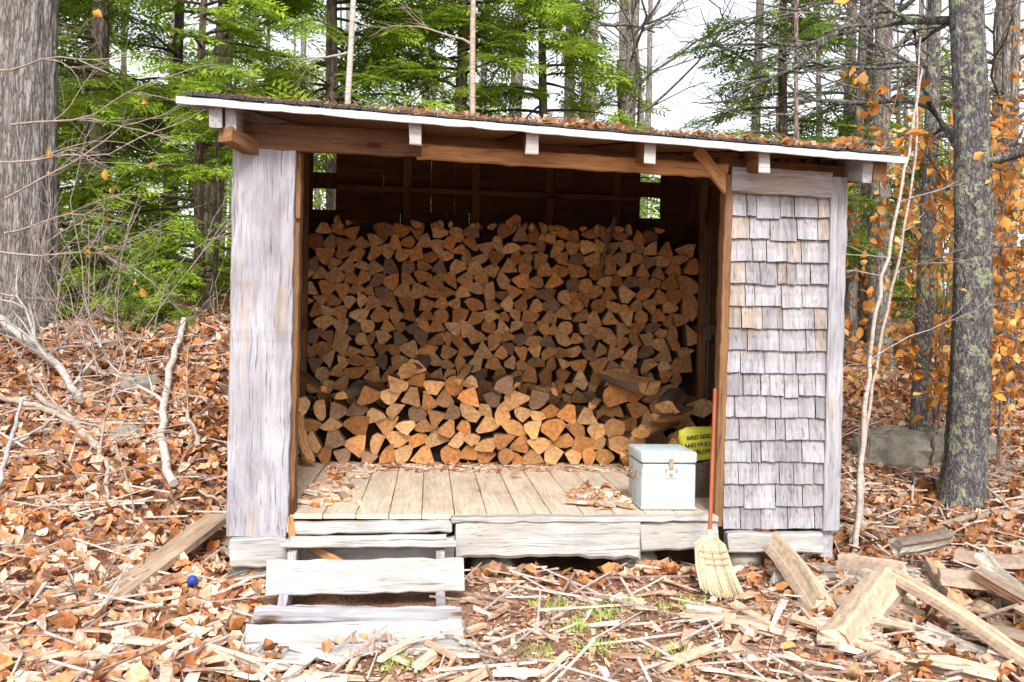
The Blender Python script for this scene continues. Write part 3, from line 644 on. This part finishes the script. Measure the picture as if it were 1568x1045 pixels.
# ------------------------------------------------------------------ trees
def lerp_path(a,b_,n,wob=.05,seed=0):
    r=np.random.default_rng(seed); a=np.array(a);b_=np.array(b_); t=np.linspace(0,1,n)[:,None]
    P=a+(b_-a)*t; ph=r.uniform(0,6,2); P[:,0]+=wob*np.sin(t[:,0]*5+ph[0])-wob*math.sin(ph[0]); P[:,1]+=wob*np.sin(t[:,0]*4+ph[1]); return P
def twig(mb,p,d,L,r,dep,col,mi=0,leafpts=None,n=5,spread=.9,grav=0.):
    p=np.array(p,float); d=np.array(d,float); d/=np.linalg.norm(d); pts=[p]; dirs=[d]
    for i in range(n):
        d=d+rng.normal(0,.14,3)+np.array([0,0,grav]); d/=np.linalg.norm(d); p=p+d*L/n; pts.append(p); dirs.append(d)
    tube(mb,pts,np.linspace(r,r*.4,n+1),5 if r>.01 else 3,col,mi)
    if leafpts is not None and dep<=1:
        for q in pts[1:]: 
            leafpts.append(q)
    if dep>0:
        for k in range(random.randint(3,5)):
            i=random.randint(1,n); a=rng.normal(0,1,3); a-=dirs[i]*(a@dirs[i]); a/=np.linalg.norm(a); a[2]*=.6
            twig(mb,pts[i],dirs[i]+a*spread*random.uniform(.6,1.2),L*random.uniform(.4,.65),r*.5,dep-1,col,mi,leafpts,max(3,n-1),spread,grav)
def spray_tpl(ts,ks,w,l,dr=.12):
    tri=[]
    for t in ts:
        for sd in(-1,1):
            L=.42*(1-.62*t)+.05; an=sd*R(52); dx,dy=math.cos(an),math.sin(an)
            for k,s in enumerate(ks):
                px,py=t+dx*L*s,dy*L*s; a2=an+(.5 if k%2 else -.5)*(1 if k<len(ks)-1 else 0); ex,ey=math.cos(a2),math.sin(a2)
                zz=-dr*(t**2)-.10*(L*s)
                tri.append([[px-ey*w-ex*.03,py+ex*w-ey*.03,zz],[px+ey*w-ex*.03,py-ex*w-ey*.03,zz],[px+ex*l,py+ey*l,zz-.03]])
    tri.append([[.9,.03,-.1],[.9,-.03,-.1],[1.12,0,-.16]]); tri.append([[0,.012,0],[0,-.012,0],[1,0,-.12]])
    return np.array(tri)
SPR=spray_tpl(np.linspace(.06,.95,7),(.3,.65,1.0),.034,.15)
SPR2=spray_tpl(np.linspace(.1,.9,4),(.35,.9),.06,.26)
G0=np.array([.05,.115,.025]);G1=np.array([.33,.46,.05])
def sprays(mb,P,D,size,mi,ybias=.5,tint=None,T=None):
    T=SPR if T is None else T; NT=len(T)
    n=len(P); P=np.array(P);D=np.array(D); D/=np.linalg.norm(D,axis=1,keepdims=True)
    up=np.array([0,0,1.])+rng.normal(0,.35,(n,3)); Yv=np.cross(up,D); Yv/=np.linalg.norm(Yv,axis=1,keepdims=True); Zv=np.cross(D,Yv)
    M=np.stack([D,Yv,Zv],-1)
    V=np.einsum('nij,kj->nki',M,T.reshape(-1,3))*np.asarray(size).reshape(-1,1,1)+P[:,None]
    V+=rng.normal(0,.006,V.shape)
    f=np.clip(rng.normal(ybias,.3,n),0,1)[:,None]; c=G0*(1-f)+G1*f
    if tint is not None: c=c*np.asarray(tint)
    cc=np.repeat(c,NT,0)*rng.uniform(.75,1.25,(n*NT,1))
    mb.add(V.reshape(-1,3),np.arange(n*NT*3).reshape(-1,3),cc,mi)
def hemlock(x,y,H,r,lean=(0,0),cb=1.,Rc=2.2,nb=60,col=(.2,.16,.13),ybias=.5,seed=0,bark=M_bark,name='hemlock_tree',sz=.55):
    mb=MB(); z0=float(gz(x,y,False))-.15
    P=lerp_path((x,y,z0),(x+lean[0]*H,y+lean[1]*H,z0+H),26,.06,seed)
    rr=np.linspace(r,r*.25,26); rr[0]*=1.35; rr[1]*=1.1
    tube(mb,P,rr,18,col,0,.035)
    SP=[];SD=[];SS=[]
    for i in range(nb):
        f=cb/H+(1-cb/H)*random.random()**1.0; k=f*25; i0=int(min(k,24)); p=P[i0]+(P[i0+1]-P[i0])*(k-i0)
        a=random.uniform(0,2*math.pi); L=Rc*(1.05-f)**.6*random.uniform(.5,1.1); d=np.array([math.cos(a),math.sin(a),random.uniform(-.05,.25)])
        m=6; pts=[p]; q=p.copy(); dd=d.copy()
        for s in range(m): dd=dd+np.array([rng.normal(0,.08),rng.normal(0,.08),-.055]); q=q+dd/np.linalg.norm(dd)*L/m; pts.append(q.copy())
        tube(mb,pts,np.linspace(.018+.006*L,.004,m+1)*(1 if H>3 else .4),4,(.16,.12,.09),0)
        ns=int(4+L*5)
        for s in range(ns):
            t=random.uniform(.22,1)*m; j=int(min(t,m-1)); b0=pts[j]+(pts[j+1]-pts[j])*(t-j); sd=random.choice([-1,1])*random.uniform(.3,1.1) if s>1 else 0
            dr=(pts[j+1]-pts[j]); dr/=np.linalg.norm(dr); per=np.array([-dr[1],dr[0],0]); v=dr*math.cos(sd)+per*math.sin(sd)+np.array([0,0,random.uniform(-.3,.1)])
            if s<1: b0=pts[-1]-dr*.2
            SP.append(b0);SD.append(v);SS.append(sz*random.uniform(.6,1.25))
    sprays(mb,SP,SD,np.array(SS),1,ybias)
    return mb.build(name,[bark,M_needle])
def bare(name,x,y,H,r,lean=(0,0),col=(.3,.28,.26),nb=10,first=3.,bark=M_bark,seed=0,bl=1.6,flare=1.3,segs=20,bmp=.03,dep=2,wob=.06,top=.45):
    mb=MB(); z0=float(gz(x,y,False))-.12; m=40 if r>.2 else 24
    P=lerp_path((x,y,z0),(x+lean[0]*H,y+lean[1]*H,z0+H),m,wob,seed); rr=np.linspace(r,r*top,m); rr[0]*=flare; rr[1]*=1+(flare-1)*.35
    tube(mb,P,rr,segs,col,0,bmp)
    for i in range(nb):
        f=first/H+(1-first/H)*random.random(); k=f*(m-1); i0=int(min(k,m-2)); p=P[i0]; a=random.uniform(0,6.28)
        twig(mb,p,(math.cos(a),math.sin(a),random.uniform(.0,.7)),bl*random.uniform(.6,1.3),r*.22+.006,dep,np.array(col)*.9,0,n=6)
    return mb.build(name,[bark],True)
bare('pine_tree',-4.93,10.0,9,.37,(.01,0),(.36,.335,.33),4,6,M_bigbark,1,2.0,1.25,96,.07)
hemlock(-5.45,13,9,.15,(.035,0),2.3,2.5,60,(.22,.19,.17),.6,2)
hemlock(-7.0,15,10,.12,(0,0),1.2,2.8,55,(.16,.13,.12),.55,3)
hemlock(-4.45,14.2,10,.19,(.055,0),2.6,2.5,75,(.44,.38,.34),.75,4)
hemlock(-5.7,16.5,10,.12,(0,0),1.,2.8,45,(.16,.13,.12),.6,5)
hemlock(-3.75,12.0,6.5,.07,(0,0),.4,1.6,80,(.2,.15,.12),.9,6,sz=.42)
hemlock(-9.0,17,11,.2,(0,0),1.,3.2,40,(.16,.13,.12),.5,7)
hemlock(-2.5,14.0,9,.12,(0,0),2.6,2.4,80,(.2,.16,.14),.85,8)
hemlock(-.9,14.5,9,.12,(0,0),2.8,2.3,80,(.2,.16,.14),.9,9)
hemlock(.45,15.5,8.5,.10,(0,0),2.8,2.1,60,(.2,.16,.14),.85,11)
hemlock(4.25,15.5,9.5,.10,(0,0),2.,1.9,75,(.15,.12,.1),.4,12)
hemlock(6.6,19,10,.14,(0,0),.8,2.6,38,(.15,.12,.1),.45,13,sz=.7)
hemlock(2.2,22,6.0,.12,(0,0),1.,2.0,38,(.15,.12,.1),.55,14)
hemlock(-5.2,11.8,3.2,.04,(0,0),.2,1.4,45,(.2,.15,.12),.95,15,sz=.38)
hemlock(-3.35,10.9,3.0,.03,(0,0),.15,1.0,40,(.2,.15,.12),.9,31,sz=.32)
hemlock(-4.1,10.3,.9,.012,(0,0),.1,.7,22,(.2,.15,.12),.7,32,sz=.26)
hemlock(-3.5,10.2,.7,.012,(0,0),.1,.6,18,(.2,.15,.12),.8,33,sz=.25)
hemlock(-4.5,10.8,1.2,.014,(0,0),.1,.8,24,(.2,.15,.12),.6,34,sz=.28)
bare('birch_tree',-1.95,11.2,8,.042,(.004,0),(.60,.53,.48),12,3,M_birch,21,.9,1.1,10,.01)
bare('birch_tree',-.40,11.0,8,.040,(.004,0),(.55,.42,.34),13,3,M_birch,22,1.1,1.1,10,.01)
bare('maple_tree',1.25,18,11,.18,(0,0),(.46,.42,.38),13,5,M_bark,23,2.2)
bare('maple_tree',2.2,18.5,11,.11,(0,0),(.46,.43,.4),14,4,M_bark,24,2.4)
bare('maple_tree',3.72,13,8,.042,(.002,0),(.42,.34,.3),14,3,M_bark,25,1.4,segs=10)
bare('maple_tree',5.95,16,10,.19,(-.01,0),(.40,.38,.36),12,4,M_lich,26,2.2)
bare('maple_tree',6.15,18,11,.11,(-.005,0),(.36,.33,.31),10,4,M_bark,27,2.2)
bare('oak_tree',3.88,9.5,7.5,.088,(-.004,0),(.27,.25,.26),11,2.6,M_lich,28,1.5,1.3,18)
bare('oak_tree',3.64,8.0,6.5,.165,(-.008,0),(.25,.235,.25),7,3.,M_lich,29,1.5,1.35,36,.05,top=.6)
bare('maple_tree',7.2,14.5,10,.12,(0,0),(.34,.31,.29),12,3,M_bark,30,2.2)
for k,(x,y,r) in enumerate(((9.6,20,.2),(8.3,17,.1),(-.2,24,.2),(5.1,21,.12),(-7.9,13.5,.14),(7.4,22,.16),(-11,22,.3),(4.9,13.4,.05),(6.2,12.4,.06))):
    bare('maple_tree',x,y,12,r,(random.uniform(-.02,.02),0),(.34,.31,.29),9,3.5,M_bark,40+k,2.3,dep=2)
def sapling(name,pts,r,col,seed,lv=0,mat=M_birch,nb=7,bl=.7,k0=9):
    mb=MB(); pts=np.array(pts,float); t=np.linspace(0,len(pts)-1,30); P=np.stack([np.interp(t,range(len(pts)),pts[:,k]) for k in range(3)],-1)
    for _ in range(3): P[1:-1]=(P[:-2]+P[1:-1]*2+P[2:])/4
    P[1:-1]+=rng.normal(0,.006,P[1:-1].shape)
    tube(mb,P,np.linspace(r,r*.3,30),9,col,0,.03); lp=[]
    for i in range(nb):
        k=random.randint(k0,29); a=random.uniform(0,6.28); twig(mb,P[k],(math.cos(a),math.sin(a),random.uniform(.0,.8)),bl*random.uniform(.6,1.2),.007,2,np.array(col)*.8,0,lp,4)
    if lv and lp:
        L=np.array(lp); idx=rng.integers(0,len(L),lv); leaves(mb,L[idx]+rng.normal(0,.04,(lv,3))+[0,0,-.04],rng.uniform(.06,.12,lv),1.3,np.array([[.85,.42,.10],[.75,.30,.06],[.88,.52,.18],[.6,.26,.07]]),1.,1)
    return mb.build(name,[mat,M_leaf],True)
sapling('birch_sapling',[(2.36,6.75,-.02),(2.41,6.8,.9),(2.48,6.8,1.7),(2.66,6.8,2.6),(2.76,6.8,3.3)],.022,(.62,.51,.45),1,8,nb=6)
sapling('birch_sapling',[(2.52,7.1,.05),(2.50,7.1,.6),(2.66,7.1,1.6),(2.84,7.1,2.6),(2.86,7.1,3.6)],.018,(.56,.45,.4),2,16,nb=6)
for k,(x,y) in enumerate(((3.75,8.6),(4.4,9.0),(4.7,8.6),(5.1,10.2),(4.4,10.4),(4.2,9.8),(5.6,11.5),(5.0,12.0),(4.5,8.2),(3.9,9.2))):
    z=g(x,y); sapling('beech_sapling',[(x,y,z-.05),(x+.05,y,z+.9),(x+random.uniform(-.1,.3),y,z+2.0),(x+random.uniform(-.1,.4),y,z+3.1)],.016,(.38,.33,.3),10+k,240,M_bark,15,.8,5)
mb=MB()
for i in range(16):
    x=random.uniform(-5.2,-3.2); y=random.uniform(7.4,10)
    twig(mb,(x,y,g(x,y)),(random.uniform(-.6,.6),random.uniform(-.4,.2),1),random.uniform(.8,1.7),.009,2,(.42,.34,.29),0,None,6,.8,-.01)
mb.build('bare_brush',[M_birch],True)
mb=MB(); lp=[]
for (x,y,z) in ((-4.75,9.0,2.9),(-4.8,9.4,2.3),(-4.9,9.3,3.8),(-4.7,9.1,2.1),(-4.7,9.3,3.3),(-4.7,9.2,2.6)):
    twig(mb,(x,y,z),(1,-.2,random.uniform(-.2,.2)),1.5,.012,2,(.4,.32,.28),0,lp,7,.8,-.01)
L=np.array(lp); leaves(mb,L[rng.integers(0,len(L),16)],rng.uniform(.07,.11,16),1.2,np.array([[.85,.45,.10]]),1.,1); mb.build('beech_branch',[M_birch,M_leaf],True)
def limb(name,pts,r0,r1,col,k=3):
    mb=MB(); pts=np.array(pts,float); t=np.linspace(0,len(pts)-1,16); P=np.stack([np.interp(t,range(len(pts)),pts[:,q]) for q in range(3)],-1); P[1:-1]=(P[:-2]+P[1:-1]+P[2:])/3; P+=rng.normal(0,.010,P.shape)
    tube(mb,P,np.linspace(r0,r1,16),8,col,0,.05,cap=col)
    for i in range(k):
        q=random.randint(4,14); twig(mb,P[q],(random.uniform(-1,1),random.uniform(-.6,.6),random.uniform(.0,.8)),random.uniform(.3,.8),r1*.6+.003,1,col,0,n=4)
    mb.build(name,[M_birch],True)
def gp(x,y,h=.03): return (x,y,g(x,y)+h)
limb('fallen_branch',[gp(-2.42,7.1,.06),gp(-2.66,7.6,.10),gp(-2.86,8.2,.09),gp(-3.05,9.0,.1),gp(-3.2,9.7,.15)],.034,.028,(.66,.60,.54),1)
limb('fallen_branch',[gp(-4.9,9.2,.45),gp(-4.55,9.0,.35),gp(-3.9,8.6,.15),gp(-3.5,8.1,.1)],.05,.03,(.5,.45,.42),5)
limb('fallen_branch',[gp(-3.9,8.2,.1),gp(-3.2,7.6,.08),gp(-2.9,7.2,.05),gp(-2.75,6.8,.06)],.026,.012,(.5,.42,.36),3)
limb('fallen_branch',[gp(-3.35,6.3,.02),gp(-3.5,6.9,.25),gp(-3.7,7.5,.4)],.022,.014,(.45,.42,.42),1)
limb('fallen_branch',[gp(-3.0,5.6,.03),gp(-2.6,5.5,.05),gp(-2.2,5.35,.03)],.014,.008,(.4,.34,.3),3)
limb('fallen_branch',[gp(-3.1,7.5,.06),gp(-3.6,7.9,.12),gp(-4.3,8.2,.1)],.035,.02,(.46,.37,.3),3)
limb('fallen_branch',[gp(3.0,7.2,.03),gp(3.6,7.6,.05),gp(4.4,7.7,.05)],.03,.02,(.35,.28,.22),3)
limb('fallen_branch',[gp(3.2,9.2,.05),gp(4.0,10.2,.1),gp(5.5,10.8,.1)],.04,.025,(.4,.33,.28),3)
for i in range(26):
    x=random.choice([random.uniform(-5,-2.3),random.uniform(-5,-2.3),random.uniform(2.6,5)]); y=random.uniform(6.2,10); a=random.uniform(0,3.1); l=random.uniform(.3,.8)
    limb('fallen_stick',[gp(x,y,.04),gp(x+math.cos(a)*l*.5,y+math.sin(a)*l*.5,.07),gp(x+math.cos(a)*l,y+math.sin(a)*l,.04)],random.uniform(.01,.028),.008,(.54,.43,.34),2)
mb=MB()
for (cx,cy) in ((.25,5.45),(.35,5.2),(.7,5.5),(1.0,5.5),(.15,4.9),(-.5,4.75),(.45,4.95),(.85,4.9),(1.6,4.6),(.5,5.35),(2.9,7.0),(3.2,6.9)):
    for i in range(50):
        x=cx+random.gauss(0,.07); y=cy+random.gauss(0,.05); h=random.uniform(.02,.06); a=random.uniform(0,6.28); z=g(x,y)+.015
        mb.add([(x-.004,y,z),(x+.004,y,z),(x+math.cos(a)*h*.6,y+math.sin(a)*h*.6,z+h)],np.array([[0,1,2]]),np.array([.38,.56,.12])*random.uniform(.7,1.2))
mb.build('grass_tufts',M_leaf)
mb=MB(); SP=[];SD=[];SS=[]
for c in range(100):
    y=random.uniform(24,46); q=random.uniform(-.75,.75); x=q*y; gap=.05<q<.27
    top=random.uniform(4,12) if not gap else random.uniform(2,4.5); z0=g(x,y)
    tube(mb,[(x,y,z0-.3),(x+.2,y,z0+top*.5),(x,y,z0+top+1.5)],[.14,.10,.03],6,(.3,.27,.25),0)
    for k in range(42 if q<.3 else 28):
        f=random.random(); rr=2.4*(1.05-f)+.5; a=random.uniform(0,6.28); d=rr*random.random()**.5
        SP.append((x+math.cos(a)*d,y+math.sin(a)*d,z0+.5+f*top)); SD.append((math.cos(a),math.sin(a),random.uniform(-.4,.1))); SS.append(random.uniform(.9,1.5))
sprays(mb,SP,SD,np.array(SS),1,.65,(1.3,1.3,1.25),SPR2)
for c in range(26):
    y=random.uniform(20,42); x=random.uniform(-.8,.8)*y; z0=g(x,y)
    tube(mb,[(x,y,z0-.3),(x+random.uniform(-.3,.3),y,z0+7),(x+random.uniform(-.6,.6),y,z0+14)],[random.uniform(.08,.2),.1,.04],7,(.38,.35,.33),0)
yy=rng.uniform(14,30,2000); q=rng.uniform(.33,.75,2000); P=np.stack([q*yy,yy,gz(q*yy,yy,False)+rng.power(1,2000)*3.2],-1)
leaves(mb,P,rng.uniform(.12,.22,2000),1.3,np.array([[.80,.42,.12],[.72,.32,.08],[.8,.5,.24]]),.95,2)
mb.build('distant_trees',[M_bark,M_needle,M_leaf])
# ------------------------------------------------------------------ light / world
W=bpy.data.worlds.new('World'); S.world=W; W.use_nodes=True; nt=W.node_tree; bgd=nt.nodes['Background']
sk=nt.nodes.new('ShaderNodeTexSky'); sk.sky_type='NISHITA'; sk.sun_disc=False; sk.sun_elevation=R(40); sk.sun_rotation=R(180); sk.dust_density=2
hs=nt.nodes.new('ShaderNodeHueSaturation'); hs.inputs['Saturation'].default_value=.22; hs.inputs['Value'].default_value=1.9
nt.links.new(sk.outputs[0],hs.inputs['Color']); nt.links.new(hs.outputs[0],bgd.inputs[0]); bgd.inputs[1].default_value=.15
sd=bpy.data.lights.new('sun','SUN'); sd.energy=3.8; sd.angle=R(14); sd.color=(1,.965,.91); so=bpy.data.objects.new('sun',sd); S.collection.objects.link(so); so.rotation_euler=(R(50),0,R(6)); so.location=(0,-5,10)
cam=bpy.data.cameras.new('camera'); cam.lens=35; cam.sensor_width=36; cam.clip_end=1000; co=bpy.data.objects.new('camera',cam); S.collection.objects.link(co)
co.matrix_world=Matrix.Translation((0,0,1.5))@Matrix.Rotation(R(90-.83),4,'X')@Matrix.Rotation(R(1.0),4,'Z')
S.camera=co
S.view_settings.view_transform='Standard'; S.view_settings.look='None'; S.view_settings.exposure=0
